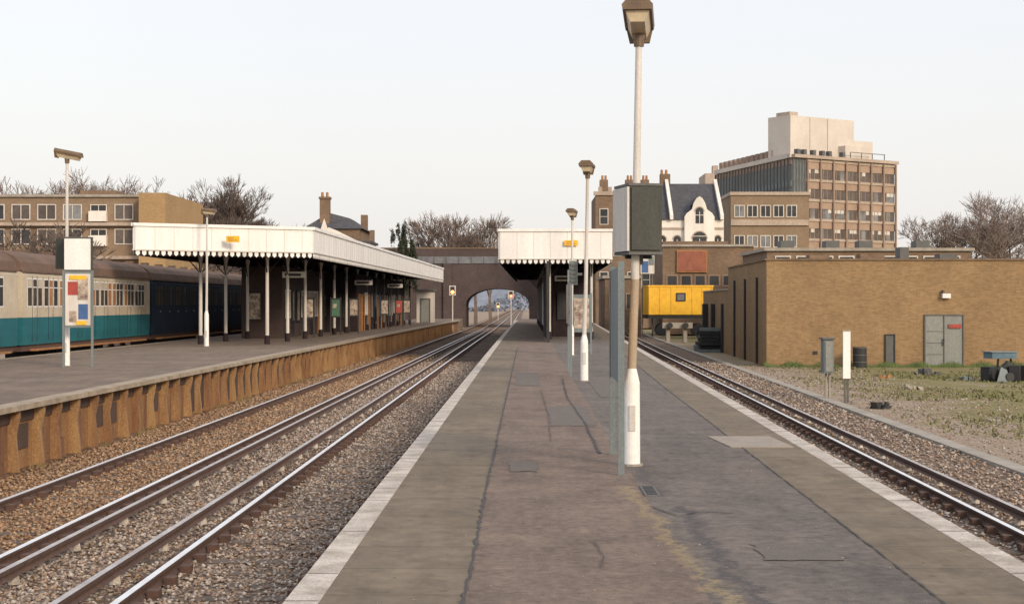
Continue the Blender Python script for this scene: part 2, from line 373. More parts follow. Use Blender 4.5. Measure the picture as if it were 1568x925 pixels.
def ribbon(g,pts,w,z,mat,jit=.03):
    P=[]
    for (a,b) in zip(pts[:-1],pts[1:]):
        n=max(2,int(math.dist(a,b)/.1))
        for i in range(n): t=i/n; P.append((a[0]+(b[0]-a[0])*t+random.gauss(0,jit*.3),a[1]+(b[1]-a[1])*t))
    P.append(pts[-1]); vs=[];fs=[]
    for i,p in enumerate(P):
        ww=w*random.uniform(.25,1.3); q=P[min(i+1,len(P)-1)]; r=P[max(i-1,0)]; dx,dy=q[0]-r[0],q[1]-r[1]; L=math.hypot(dx,dy) or 1
        vs+=[(p[0]-dy/L*ww/2,p[1]+dx/L*ww/2,z),(p[0]+dy/L*ww/2,p[1]-dx/L*ww/2,z)]
    for i in range(len(P)-1): fs.append([2*i,2*i+1,2*i+3,2*i+2])
    g.add(vs,fs,mat)
g=G('platform_cracks')
ribbon(g,[(-.33,7.5),(-.34,8.7),(-.325,9.6),(-.335,12),(-.34,14.5),(-.33,17),(-.33,22),(-.32,30),(-.3,45),(-.28,60)],.026,.004,m_crack,.018)
ribbon(g,[(2.2,7.5),(2.25,9),(2.3,11.5),(2.38,16),(2.5,22),(2.65,30),(3.2,55)],.018,.004,m_crack,.01)
ribbon(g,[(1.0,12.9),(1.15,12.3),(1.35,12.6),(1.6,12.5)],.02,.008,m_crack,.02)
ribbon(g,[(.55,14.3),(.9,14.5),(1.1,14.2)],.014,.008,m_crack,.02)
ribbon(g,[(.46,11),(.5,10.4),(.46,9.9)],.009,.008,m_crack,.02)
ribbon(g,[(.8,35),(.72,28),(.8,22),(.8,17.5)],.03,.008,m_crack,.03)
ribbon(g,[(.3,30),(.33,24),(.3,19)],.01,.008,m_crack,.03)
ribbon(g,[(-.33,13.2),(0,13.3),(.5,13.15),(1,13.3)],.008,.008,m_crack,.01)
ribbon(g,[(-.33,20.5),(.3,20.4),(1.0,20.6)],.012,.008,m_crack,.01)
ribbon(g,[(1.35,24),(1.8,24.2),(2.5,24.1)],.012,.008,m_crack,.01)
g.finish()
g=G('asphalt_repairs')
for (x0,x1,y0,y1) in ((.35,.95,21.5,25.5),(-.2,.3,32,38),(1.3,1.95,28,34),(1.5,2.0,10.2,10.9),(-.15,.12,15.6,16.6)):
    pts=[]
    for (ax,ay),(bx,by) in zip([(x0,y0),(x1,y0),(x1,y1),(x0,y1)],[(x1,y0),(x1,y1),(x0,y1),(x0,y0)]):
        for i in range(6): t=i/6; pts.append((ax+(bx-ax)*t+random.gauss(0,.012),ay+(by-ay)*t+random.gauss(0,.03),.003))
    g.poly(pts,m_repair)
g.finish()
g=G('paving_patch'); g.hexa([(2.3,18.2),(3.0,18.2),(2.95,19.7),(2.2,19.7)],-.01,.008,m_patch); g.finish()
g=G('drain_grating'); g.box(1.0,1.13,13.6,14.3,-.01,.009,m_grey)
for k in range(6): g.box(1.02,1.11,13.65+k*.11,13.69+k*.11,.009,.014,m_black)
g.finish()

# far platform
g=G('opposite_platform','surface')
g.strip(lambda d:eB(d)+.3,lambda d:eF(d)-.35,-.002,DS,m_asphl)
g.part('coping')
g.sweep(eF,[(-.35,-.09),(0,-.09),(0,0),(-.35,0)],DS,m_copl)
g.sweep(eB,[(0,-.09),(.3,-.09),(.3,0),(0,0)],DS,m_copl)
g.part('walls')
g.sweep(eF,[(-.5,-1.3),(-.24,-1.3),(-.24,-.091),(-.5,-.091)],DS,m_plwall)
g.sweep(eF,[(-.24,-.3),(-.2,-.3),(-.2,-.091),(-.24,-.091)],DS,m_shade)  # shadow beneath the coping, laid on as a dark strip
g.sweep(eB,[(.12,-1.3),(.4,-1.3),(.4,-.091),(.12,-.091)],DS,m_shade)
g.part('wall_posts')
d=12.
while d<150:
    x=eF(d); w=random.uniform(.07,.16); k=random.uniform(-.06,.06)
    g.ext([(x-.24,d,-1.2),(x-.03+k*.5,d,-1.2),(x-.1+k*.3,d,-.5),(x-.05,d,-.2),(x-.05,d,-.095),(x-.24,d,-.095)],(0,w,0),m_plpost)
    if d>38 and random.random()<.75: g.box(x-.239,x-.2,d+w,d+1.1,-1.0,-.3,m_shade)  # dark panels stand in for the shaded gaps between posts
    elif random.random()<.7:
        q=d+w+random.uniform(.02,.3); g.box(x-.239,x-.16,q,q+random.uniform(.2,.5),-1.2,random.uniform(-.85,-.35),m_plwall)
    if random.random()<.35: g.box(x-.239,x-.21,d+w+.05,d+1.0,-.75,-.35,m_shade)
    d+=random.uniform(1.0,1.4)
g.part('far_ramp'); g.hexa([(eB(160)+3,160),(eF(160),160),(eF(160)-.4,178),(eB(160)+3,178)],-1.2,-.01,m_asphl)
g.finish()

# ---------------------------------------------------------------- lamps
def lamp(x,y,h,yaw,lean=0.,sleeve=.82,k=1.,shaft=m_cream,tilt=.03,a0=-.2,a1=.5):
    g=G('platform_lamp','post')
    top=(x+lean,y,h-.12)
    g.cyl((x,y,-.02),(x,y,.02),.11*k,.11*k,m_conc)
    g.cyl((x,y,.02),(x,y,sleeve),.082*k,.078*k,m_white,20)
    g.cyl((x,y,sleeve),(x,y,sleeve+.14),.078*k,.045*k,m_white,20)
    g.box(x-.03,x+.03,y-.09*k,y-.07*k,.35,.6,m_cream)
    m1=(x+lean*.45,y,h*.42)
    g.cyl((x,y,sleeve+.14),m1,.045*k,.042*k,shaft,14); g.cyl(m1,top,.042*k,.032*k,m_cream,14)
    g.cyl((top[0],y,h-.24),(top[0],y,h-.08),.05*k,.062*k,m_brownmet,14)
    g.part('lantern')
    c,s=math.cos(yaw),math.sin(yaw)
    def T(a,b,z): return (top[0]+a*c-b*s,y+a*s+b*c,h+z+a*tilt)
    def lo(a0,a1,w0,w1,z0,z1,mat,ins=0):
        vs=[T(a0+ins,-w0,z0),T(a1-ins,-w0,z0),T(a1-ins,w0,z0),T(a0+ins,w0,z0),T(a0,-w1,z1),T(a1,-w1,z1),T(a1,w1,z1),T(a0,w1,z1)]
        g.add(vs,[[0,1,2,3],[4,5,6,7],[0,1,5,4],[1,2,6,5],[2,3,7,6],[3,0,4,7]],mat)
    lo(a0,a1,.07,.115,-.12,-.02,m_diff,.03)
    lo(a0-.04,a1+.04,.14,.15,-.018,.03,m_brownmet); lo(a0-.04,a1+.04,.15,.09,.031,.1,m_brownmet)
    lo(a0-.04,a0,.1,.13,-.15,-.02,m_brownmet)
    return g
lamp(1.06,16.2,4.39,-math.pi/2-.1,.07,shaft=m_tan,tilt=.1).finish()
lamp(1.23,33.9,4.44,-math.pi/2-.15,.07,tilt=.02,a0=-.1,a1=.35).finish()
lamp(1.44,50.7,4.44,-math.pi/2-.2,.03,tilt=.02,a0=-.1,a1=.35).finish()
lamp(-11.8,42,5.45,-.1,.02,1.2,1.1,tilt=-.2,a0=-.26,a1=.34).finish()
lamp(-12,61.5,5.1,-.1,.02,1.2,1.1,tilt=-.1,a0=-.15,a1=.3).finish()

def obx(name,cx,cy,hw,hd,yaw,z0,z1,front,side):
    g=G(name,'case'); U=(math.cos(yaw),math.sin(yaw))
    g.obox((cx,cy),U,-hw,hw,-hd,hd,z0,z1,side)
    g.obox((cx,cy),U,-hw+.015,hw-.015,hd+.003,hd+.02,z0+.02,z1-.02,front)
    g.part('rim'); g.obox((cx,cy),U,-hw-.01,hw+.01,-hd-.01,hd+.01,z1,z1+.025,m_grey); g.obox((cx,cy),U,-hw-.01,hw+.01,-hd-.01,hd+.01,z0-.025,z0,m_grey)
    g.part('bracket'); g.obox((cx,cy),U,-.04,.04,-.04,.04,z0-.12,z0-.025,m_grey)
    g.obox((cx,cy),U,-hw*.8,hw*.8,-.03,.03,z0-.06,z0-.026,m_black)
    return g
g=obx('station_sign_box',1.13,16.3,.165,.26,.22,2.11,2.76,m_dgrey,m_dgrey)
g.part('sign_face'); U=(math.cos(.22),math.sin(.22)); g.obox((1.13,16.3),U,-.19,-.168,-.26,.26,2.12,2.75,m_cream); g.finish()
g=obx('station_sign_box',-11.42,41.75,.34,.16,.12,2.45,3.28,m_white,m_dgrey)
g.part('return_face'); g.obox((-11.95,42.0),(1,-.5),-.17,.18,-.1,.0,2.5,3.28,m_dgrey); g.finish()

def posterboard(name,x0,y0,x1,y1,z0,z1,posters,ztop,face=m_bluegrey,side=1,post=m_bluegrey):
    g=G(name,'posts'); U=(x1-x0,y1-y0); L=math.hypot(*U)
    for u in (0,L): g.obox((x0,y0),U,u-.03,u+.03,-.03,.03,-.01,ztop,post)
    g.part('panel'); g.obox((x0,y0),U,.035,L-.035,-.02,.02,z0,z1,face)
    g.part('posters')
    for i,(a,b,c,d_,m) in enumerate(posters): g.obox((x0,y0),U,a*L,b*L,.023,.03+.004*i,z0+(z1-z0)*c,z0+(z1-z0)*d_,m)
    return g
m_post1=M('poster_mixed',(.6,.52,.42),(.16,.1,.08),6,.6)
posterboard('platform_poster_board',.90,15.3,.93,17.4,.85,1.95,[(.1,.9,.08,.92,m_post1)],2.0).finish()
posterboard('platform_poster_board',-11.7,41.4,-11.0,41.5,1.0,2.42,[(.06,.94,.04,.96,m_cream),(.15,.5,.58,.82,m_red),(.52,.85,.15,.42,m_blue),(.2,.45,.1,.3,m_post1),(.5,.85,.5,.9,m_post1),(.45,.8,.05,.12,m_yellow),(.2,.8,.86,.93,m_yellow)],2.45).finish()
g=G('loudspeaker_box','case'); g.box(.93,1.1,34.2,34.5,2.0,2.5,m_bluegrey); g.part('bracket'); g.box(1.1,1.2,34.3,34.36,2.2,2.25,m_grey); g.part('grille')
for k in range(5): g.box(.95,1.08,34.17,34.197,2.05+k*.085,2.1+k*.085,m_grey)
g.finish()
g=G('platform_sign_post','posts')
g.box(.98,1.04,36,36.06,0,2.4,m_bluegrey); g.box(1.0,1.06,38.4,38.46,0,2.4,m_bluegrey); g.part('panel'); g.box(1.0,1.04,36.06,38.4,1.1,2.1,m_bluegrey); g.part('face'); g.box(.97,.997,36.1,38.36,1.15,2.05,m_post1); g.finish()
posterboard('platform_poster_board',1.5,52,2.1,52,.7,1.9,[(.1,.9,.1,.9,m_post1)],1.95).finish()
g=G('litter_bin','drum'); g.cyl((2.5,66,0),(2.5,66,.8),.2,.24,m_black,14); g.part('rim'); g.cyl((2.5,66,.8),(2.5,66,.85),.26,.26,m_grey,14); g.finish()

# ---------------------------------------------------------------- canopies
def canopy(name,F0,F1,B0,B1,zb,zt,rows,dcols):
    g=G(name,'roof')
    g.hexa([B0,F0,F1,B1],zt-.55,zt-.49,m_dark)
    g.part('fascia')
    def side(a,b,flip=1):
        U=(b[0]-a[0],b[1]-a[1]); L=math.hypot(*U)
        g.obox(a,U,0,L,0*flip,.05*flip,zb+.2,zt,m_white)
        g.obox(a,U,-.06,L+.06,.05*flip,.11*flip,zt-.09,zt+.03,m_white)
        g.obox(a,U,0,L,.05*flip,.075*flip,zb+.2,zb+.25,m_cream)
        n=int(L/.24); s=L/n
        for i in range(n):
            u=i*s+.045; u2=(i+1)*s-.045; ux,uy=U[0]/L,U[1]/L; wx,wy=uy*flip,-ux*flip
            P=lambda u,z:(a[0]+ux*u+wx*.01,a[1]+uy*u+wy*.01,z)
            g.ext([P(u,zb+.199),P(u2,zb+.199),P(u2,zb+.07),P((u+u2)/2,zb),P(u,zb+.07)],(wx*.025,wy*.025,0),m_white if random.random()<.93 else m_cream)
            if i%3==0: g.obox(a,U,u-.02,u+.0,.05*flip,.056*flip,zb+.25,zt-.09,m_cream)
        g.obox(a,U,0,L,-.04*flip,-.002*flip,zb+.02,zt-.6,m_dark)
    side(B0,F0,1); side(F0,F1,1); side(B0,B1,-1)
    g.part('soffit_beams')
    n=22
    for i in range(n):
        t=(i+.6)/n; a=(B0[0]+(B1[0]-B0[0])*t,B0[1]+(B1[1]-B0[1])*t); b=(F0[0]+(F1[0]-F0[0])*t,F0[1]+(F1[1]-F0[1])*t)
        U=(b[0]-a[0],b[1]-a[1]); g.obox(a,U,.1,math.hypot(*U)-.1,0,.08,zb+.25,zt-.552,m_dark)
    g.part('columns')
    for fx in rows:
        for d in dcols:
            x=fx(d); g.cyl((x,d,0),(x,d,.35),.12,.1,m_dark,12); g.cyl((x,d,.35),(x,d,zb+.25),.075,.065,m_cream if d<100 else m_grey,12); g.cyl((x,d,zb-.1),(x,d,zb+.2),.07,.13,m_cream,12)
            for s in (-1,1):
                g.cyl((x,d,zb-.6),(x+s*.7,d,zb+.22),.022,.022,m_dark,6); g.cyl((x,d,zb-.6),(x,d+s*.7,zb+.22),.022,.022,m_dark,6)
    return g
sh=lambda d:1.3*(max(0,d-60)/78)**1.0
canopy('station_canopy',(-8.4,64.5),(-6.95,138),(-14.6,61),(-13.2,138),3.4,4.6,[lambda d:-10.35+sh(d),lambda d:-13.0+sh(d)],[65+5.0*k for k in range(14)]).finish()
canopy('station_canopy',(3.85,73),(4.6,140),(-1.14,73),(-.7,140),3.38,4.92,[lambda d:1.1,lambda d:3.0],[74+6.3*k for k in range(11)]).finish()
def yellow_sign(x,y,z,w=.5,h=.24):
    g=G('yellow_platform_sign','board'); g.box(x-w/2,x+w/2,y-.03,y,z,z+h,m_yellow); g.part('lettering')
    g.box(x-w*.35,x+w*.1,y-.036,y-.032,z+h*.58,z+h*.7,m_orange); g.box(x-w*.35,x+w*.32,y-.036,y-.032,z+h*.25,z+h*.37,m_orange)
    g.finish()
yellow_sign(-11.15,62.3,3.95,.5,.24); yellow_sign(2.05,72.85,4.2,.6,.24)

def pf_building(name,x0,x1,y0,y1,z1,wall,seed):
    r=random.Random(seed); g=G(name,'walls'); g.box(x0,x1,y0,y1,-.05,z1,wall)
    g.part('windows')
    for xx,s in ((x1,1),(x0,-1)):
        y=y0+1
        while y<y1-2:
            w=r.choice([.9,1.2,1.6]); k=r.random()
            U=(0,1) if s>0 else (0,-1)
            o=(xx,y) if s>0 else (xx,y+w)
            if k<.35: window(g,o,U,0,w,.02,2.1,m_orange,m_black,1,2)
            elif k<.75: window(g,o,U,0,w,1.0,2.2,m_cream,m_glassl,2,2)
            else: window(g,o,U,0,w,.8,2.2,m_black,r.choice([m_post1,m_red,m_blue,m_green,m_white]))
            y+=w+r.uniform(.5,1.2)
    g.part('end_posters')
    x=x0+.3
    while x<x1-.9:
        window(g,(x,y0),(1,0),0,.6,.9,2.1,m_black,r.choice([m_post1,m_glass])); x+=1.0
    g.finish()
m_shb=M('shelter_brown',(.065,.042,.038),None,2,.85)
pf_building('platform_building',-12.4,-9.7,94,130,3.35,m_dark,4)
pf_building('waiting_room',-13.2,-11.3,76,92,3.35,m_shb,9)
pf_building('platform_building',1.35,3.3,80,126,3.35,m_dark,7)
g=G('timber_screen','boards')
for k in range(40): g.box(.93,.99,68.5+k*.28,68.76+k*.28,.05,3.0,m_dark)
g.part('frame'); g.box(.9,1.02,68.3,68.45,0,3.4,m_black); g.box(.9,1.02,79.8,79.95,0,3.4,m_black); g.finish()
for i,(x,d,m) in enumerate([(-10.6,78,m_post1),(-10.0,84,m_green),(-9.7,90,m_post1),(-9.2,104,m_post1),(-8.9,112,m_red),(-8.8,118,m_post1)]):
    posterboard('platform_poster_board',x,d,x+.5,d+.1,.9,1.9,[(.1,.9,.08,.92,m),(.2,.6,.5,.7,m_post1)],1.95,face=m_black,post=m_black).finish()
for (x,d,z) in [(-9.1,92,2.8),(-8.6,108,2.8),(-9.9,70,2.85),(1.9,77,2.8)]:
    g=G('hanging_sign','board'); g.box(x-.5,x+.5,d-.04,d+.04,z-.13,z+.13,m_cream); g.part('hangers'); g.box(x-.45,x-.42,d-.01,d+.01,z+.13,3.6,m_black); g.box(x+.42,x+.45,d-.01,d+.01,z+.13,3.6,m_black)
    g.part('lettering'); g.box(x-.4,x+.3,d-.05,d-.042,z-.05,z+.05,m_black); g.finish()
g=G('platform_hut','walls'); g.box(-9.3,-7.9,140,143,-.02,2.7,m_plant); g.part('roof'); g.box(-9.45,-7.75,139.8,143.2,2.701,2.85,m_grey); g.part('door'); window(g,(-8.9,140),(1,0),0,.7,.05,2.0,m_grey,m_door); g.finish()

# ---------------------------------------------------------------- train
def coach(y0,y1,low,up,seed,endc=None):
    g=G('railway_coach','body'); xs=-15.75; W=2.75; r=random.Random(seed)
    L=y1-y0
    prof=lambda pts:[(xs+a,y0,z) for a,z in pts]
    g.ext(prof([(-.03,.3),(0,.65),(0,1.17),(-W,1.17),(-W,.65),(-W+.03,.3)]),(0,L,0),low)
    g.ext(prof([(0,1.171),(0,2.5),(-.05,2.62),(-W+.05,2.62),(-W,2.5),(-W,1.171)]),(0,L,0),up)
    g.part('roof')
    n=10; g.ext(prof([(-.03-(W-.06)*.5*(1-math.cos(math.pi*i/n)),2.622+.72*math.sin(math.pi*i/n)**.75) for i in range(n+1)]),(0,L,0),m_trroof)
    g.box(xs-.08,xs+.03,y0,y1,2.6,2.66,m_trroof)
    g.part('roof_vents')
    for k in range(6): g.box(xs-W/2-.15,xs-W/2+.15,y0+1.5+k*2.8,y0+1.9+k*2.8,3.3,3.45,m_trroof)
    g.part('windows')
    y=y0+.5; o=(xs,0); U=(0,1); light=up is m_trcream
    while y<y1-1.6:
        for (a,b) in ((0,.42),(.56,.94),(1.08,1.5)):
            gl=r.choice([m_trglass,m_trglass,m_trglass,m_glass,m_orange] if light else [m_black,m_black,m_trglass])
            fr=m_white if light else m_trblue_shade
            g.obox(o,U,y+a-.035,y+b+.035,.002,.006,1.5,2.42,fr)
            g.obox(o,U,y+a,y+b,.007,.01,1.54,2.38,gl)
            g.obox(o,U,y+a,y+b,.011,.014,2.12,2.15,fr)
            if light and r.random()<.35: g.obox(o,U,y+a+.02,y+b-.02,.0105,.0135,2.16,2.37,m_trcream)
        for u in (.49,1.01): g.obox(o,U,y+u-.014,y+u+.014,.001,.005,.4,2.5,m_black)
        g.obox(o,U,y+.9,y+.97,.01,.05,1.25,1.29,m_cond)
        y+=1.78
    g.part('underframe')
    g.box(xs-W+.2,xs-.1,y0+.1,y1-.1,.1,.299,m_rust); g.box(xs-.09,xs+.12,y0+1,y1-1,.1,.16,m_orange)
    g.box(xs-W+.6,xs-.4,y0+5,y1-6,-.5,.1,m_black)
    g.part('bogies')
    for c in (y0+2.6,y1-2.6):
        g.box(xs-W+.35,xs-.3,c-1.5,c+1.5,-.55,-.25,m_black)
        for q in (-1,1):
            for xx in (xs-.65,xs-W+.6): g.cyl((xx-.06,c+q,-.5),(xx+.06,c+q,-.5),.43,.43,m_rust,16)
    if endc:
        g.part('cab_end'); g.box(xs-W+.05,xs-.05,y0-.1,y0-.001,.35,2.6,endc)
    g.part('gangway'); g.box(xs-W*.7,xs-W*.3,y0-.2,y0-.101,.3,2.5,m_black); g.finish()
coach(33,50.7,m_trblue,m_trcream,1); coach(51.2,68.5,m_trblue,m_trcream,2); coach(69,86,m_trblue_shade,m_trblue_shade,3); coach(86.6,103.6,m_trblue_shade,m_trblue_shade,5,m_orange); coach(104.2,121,m_trblue_shade,m_trblue_shade,6)

# ---------------------------------------------------------------- bridge
g=G('road_bridge','walls'); X0,X1,ya,yb=-6.9,.5,190,200; zs=1.5
g.box(-45,X0,ya,yb,-1.2,6.3,m_bricks); g.box(X1,14,ya,yb,-1.2,6.3,m_bricks)
n=20; c=(X0+X1)/2; a=(X1-X0)/2; arc=[(c-a*math.cos(math.pi*i/n),zs+1.9*math.sin(math.pi*i/n)) for i in range(n+1)]
for i in range(n):
    (xa,za),(xb,zb)=arc[i],arc[i+1]
    g.ext([(xa,ya,za),(xb,ya,zb),(xb,ya,6.3),(xa,ya,6.3)],(0,yb-ya,0),m_bricks)
    k=1.1
    g.ext([(xa,ya-.08,za),(xb,ya-.08,zb),(c+(xb-c)*k,ya-.08,zs+(zb-zs)*1.18),(c+(xa-c)*k,ya-.08,zs+(za-zs)*1.18)],(0,.078,0),m_bricks)
g.part('girder'); g.box(-45,14,ya-.1,yb,6.301,7.1,M('girder_paint',(.2,.21,.23),(.13,.13,.15),1,.7))
for k in range(40): g.box(-44+k*1.45,-43.9+k*1.45,ya-.16,ya-.101,6.35,7.05,m_grey)
g.part('parapet'); g.box(-45,14,ya,ya+.5,7.101,8.0,m_bricks); g.box(-45,14,ya-.06,ya+.56,8.001,8.15,m_brickh); g.box(-45,14,yb-.5,yb,7.101,8.0,m_bricks)
g.part('pilasters')
for x in (-9.5,-15,-21): g.box(x,x+.9,ya-.35,ya-.001,-1.2,6.3,m_bricks)
g.finish()
def signal(x,y,z,col):
    g=G('railway_signal','post'); g.cyl((x,y,-1.1),(x,y,z),.06,.06,m_cream,8)
    g.part('head'); g.box(x-.3,x+.3,y-.1,y+.1,z,z+.9,m_cream); g.box(x-.2,x+.2,y-.13,y-.102,z+.1,z+.8,m_black)
    g.part('aspect'); g.cyl((x,y-.18,z+.3),(x,y-.14,z+.3),.16,.16,emis('signal_lit',col,5),14); g.finish()
signal(-6.75,152,2.4,(1,.35,.08)); signal(-1.6,186,2.2,(1,.15,.06)); signal(-4.3,260,.9,(1,.35,.1))
g=G('haze_ridge'); mh=M('haze_ridge_blue',(.27,.3,.37),(.22,.25,.31),.02,1,spec=0)  # added ridge; distance haze is put into its blue-grey colour
vs=[];fs=[]
for i in range(81):
    x=-700+i*17.5; h=18+5*math.sin(i*.45)+3*math.sin(i*1.3)+random.uniform(-1,1); vs+=[(x,900,GR-1),(x,930,h)]
for i in range(80): fs.append([2*i,2*i+2,2*i+3,2*i+1])
g.add(vs,fs,mh); g.finish()

# ---------------------------------------------------------------- brick building on the right
g=G('brick_depot_building','walls')
g.hexa([(10.5,71),(34,71),(34,88),(10.95,88)],-1.2,3.5,m_brickb)
g.hexa([(11.0,88.01),(16,88.01),(16,104),(11.35,104)],-1.2,2.35,m_brickb)
g.part('parapet_coping'); g.hexa([(10.42,70.92),(34,70.92),(34,88),(10.9,88)],3.501,3.57,m_brickh)
g.hexa([(10.95,88.02),(16,88.02),(16,104.05),(11.3,104.05)],2.351,2.42,m_conc)
g.part('roof_vents')
for x,w,h in ((12.9,.9,.25),(15.2,1.1,.3),(17,.4,.6),(18.8,.8,.3)): g.box(x,x+w,74,75,3.571,3.571+h,m_brickh if w>.8 else m_grey)
g.part('drainpipes')
for yy in (74.2,79.2,84.2): g.box(10.5+(yy-71)*.0265-.09,10.5+(yy-71)*.0265+.02,yy,yy+.22,-1.1,2.8,m_black)
for yy in (91,96,100.5): g.box(10.95,11.2+(yy-88)*.02,yy,yy+.5,-1.1,1.6,m_black)
g.part('doors')
window(g,(17.4,71),(1,0),0,1.62,-1.1,1.1,m_grey,m_door,2,1,.05); g.box(18.4,18.95,70.9,70.925,.55,.72,m_red)
for z in (-.6,-.1,.4): g.box(17.45,18.15,70.955,70.967,z,z+.02,m_grey)
g.box(18.15,18.2,70.88,70.91,-.2,.1,m_black)
window(g,(15.68,71),(1,0),0,.36,-1.1,.25,m_black,m_grey,1,1,.04)
g.part('bulkhead_light'); g.box(18.1,18.45,70.75,70.99,1.85,2.05,m_white); g.box(18.12,18.2,70.8,70.99,2.051,2.2,m_grey)
g.part('airbricks')
for x in (12.5,14.5,20,22,24): g.box(x,x+.22,70.985,70.997,-.6,-.45,m_black)
g.finish()
g=G('storage_drum'); g.cyl((14.35,70,GR),(14.35,70,-.25),.3,.3,m_black,16)
for z in (-.9,-.6,-.3): g.cyl((14.35,70,z),(14.35,70,z+.03),.315,.315,m_grey,16)
g.finish()
g=G('white_marker_board','board'); g.box(8.75,8.95,44.9,44.97,-.45,.85,m_white); g.part('posts'); g.box(8.79,8.84,44.971,45.03,-1.15,.8,m_grey); g.box(8.87,8.92,44.971,45.03,-1.15,.8,m_grey); g.part('cap'); g.box(8.73,8.97,44.88,44.99,.851,.88,m_conc); g.finish()
g=G('lineside_cabinet','case'); g.box(8.42,8.7,46,46.5,-.35,.6,m_bluegrey); g.part('lid'); g.box(8.38,8.74,45.95,46.55,.601,.65,m_grey); g.part('door'); g.box(8.46,8.66,45.97,45.997,-.3,.55,m_door); g.part('legs'); g.box(8.5,8.55,46.2,46.3,-1.15,-.351,m_conc); g.box(8.6,8.65,46.2,46.3,-1.15,-.351,m_conc); g.finish()
def cone(x,y):
    g=G('traffic_cone','cone'); g.cyl((x,y,GR+.04),(x,y,GR+.55),.16,.03,M('cone_orange',(.7,.2,.06)),12); g.part('base'); g.box(x-.2,x+.2,y-.2,y+.2,GR,GR+.04,m_black); g.part('stripe'); g.cyl((x,y,GR+.25),(x,y,GR+.36),.105,.075,m_cream,12); g.finish()
cone(12.7,69.5); cone(12.1,66)
g=G('scrap_trolley','tray'); mfb=M('faded_blue',(.12,.2,.26),(.08,.13,.17),3,.8)
g.obox((16.5,58),(1,.22),0,.95,-.45,.2,-.34,-.12,mfb); g.obox((16.45,58),(1,.22),0,1.05,-.5,.25,-.119,-.09,m_bluegrey)
g.part('frame')
for u in (.1,.8): g.cyl((16.6+u,57.9+u*.25,-1.1),(16.6+u*.7+.15,58+u*.25,-.35),.05,.04,m_black,8)
g.obox((16.25,57.5),(1,.5),0,.4,-.3,.2,-1.13,-.62,m_black); g.obox((17.1,57.5),(1,-.5),0,.35,-.2,.3,-1.13,-.56,m_black)
g.ext([(16.7,57.4,-1.13),(17.3,57.3,-1.13),(17.25,57.5,-.5),(17.0,57.4,-.4),(16.8,57.5,-.65)],(0,.3,0),m_dgrey)
g.part('wheels'); g.cyl((16.4,57.3,-.85),(16.5,57.2,-.85),.27,.27,m_black,14); g.cyl((17.45,57.4,-.85),(17.55,57.5,-.85),.3,.3,m_black,14); g.cyl((16.9,57.2,-.98),(16.95,57.0,-.95),.16,.16,m_black,12)
g.part('sheet'); g.ext([(16.45,56.9,-1.12),(16.95,57.0,-1.12),(16.85,57.1,-.7),(16.65,57.1,-.6)],(0,.05,0),m_bluegrey); g.finish()
def rubble(x,y,s,mat,name,n=7):
    g=G(name); r=random.Random(int(x*10))
    for k in range(n):
        cx,cy=x+r.uniform(-s,s),y+r.uniform(-s,s)*.6; a=r.uniform(0,3); w=r.uniform(.2,.5)*s; h=r.uniform(.3,.8)*s
        g.ext([(cx+w*math.cos(a+t)*r.uniform(.7,1.2),cy+w*math.sin(a+t),GR-.02) for t in (0,1.3,2.5,3.8,5)],(r.uniform(-.1,.1),0,h),mat)
    g.finish()
rubble(9.2,42.5,.28,m_black,'scrap_heap',10); rubble(12.4,52,.25,m_conc,'rubble_pile'); rubble(10.9,38,.12,m_conc,'rubble_pile'); rubble(13.2,60,.22,m_orange,'rubble_pile'); rubble(15.5,63,.4,m_grey,'scrap_heap'); rubble(8.6,58,.2,m_conc,'rubble_pile'); rubble(18.3,60,.4,m_dgrey,'scrap_heap'); rubble(15.8,58,.25,m_bluegrey,'scrap_heap')

# ---------------------------------------------------------------- yellow van
g=G('yellow_rail_van','body'); o=(9.75,129); U=(1,.12)
g.obox(o,U,0,5.2,-2.6,0,.75,2.95,m_yellow)
g.part('roof'); g.obox(o,U,-.05,5.25,-2.65,.05,2.951,3.08,m_yellow)
g.part('window'); window(g,o,U,2.3,2.9,1.9,2.4,m_black,m_glassl,1,1,.08)
g.part('ribs')
for u in (.02,.9,1.8,3.5,4.3,5.1): g.obox(o,U,u,u+.07,.001,.04,.76,2.94,m_yellow)
g.part('underframe'); g.obox(o,U,0,5.2,-2.5,-.1,.45,.749,m_black); g.part('wheels')
for u in (1.1,4.0):
    for w in (-.4,-2.0): g.cyl((o[0]+u,o[1]+u*.12-w-.6,-.45),(o[0]+u,o[1]+u*.12-w-.45,-.45),.5,.5,m_black,18)
g.finish()
g=G('buffer_stop','beam'); g.box(9.6,11.7,114,114.3,-.1,.3,m_conc); g.part('legs'); g.box(9.9,10.15,114.301,115,-1.1,.2,m_conc); g.box(11.1,11.35,114.301,115,-1.1,.2,m_conc); g.part('buffers'); g.cyl((10.1,113.7,.1),(10.1,114,.1),.2,.2,m_black); g.cyl((11.2,113.7,.1),(11.2,114,.1),.2,.2,m_black); g.finish()
g=G('timber_stack')
for k in range(14): g.box(9.7+random.uniform(0,.3),10.9+random.uniform(0,.1),92+random.uniform(-.5,.5)+k*.05,94,-1.13+(k//2)*.2,-.95+(k//2)*.2,m_black if k%3 else m_bluegrey)
g.finish()

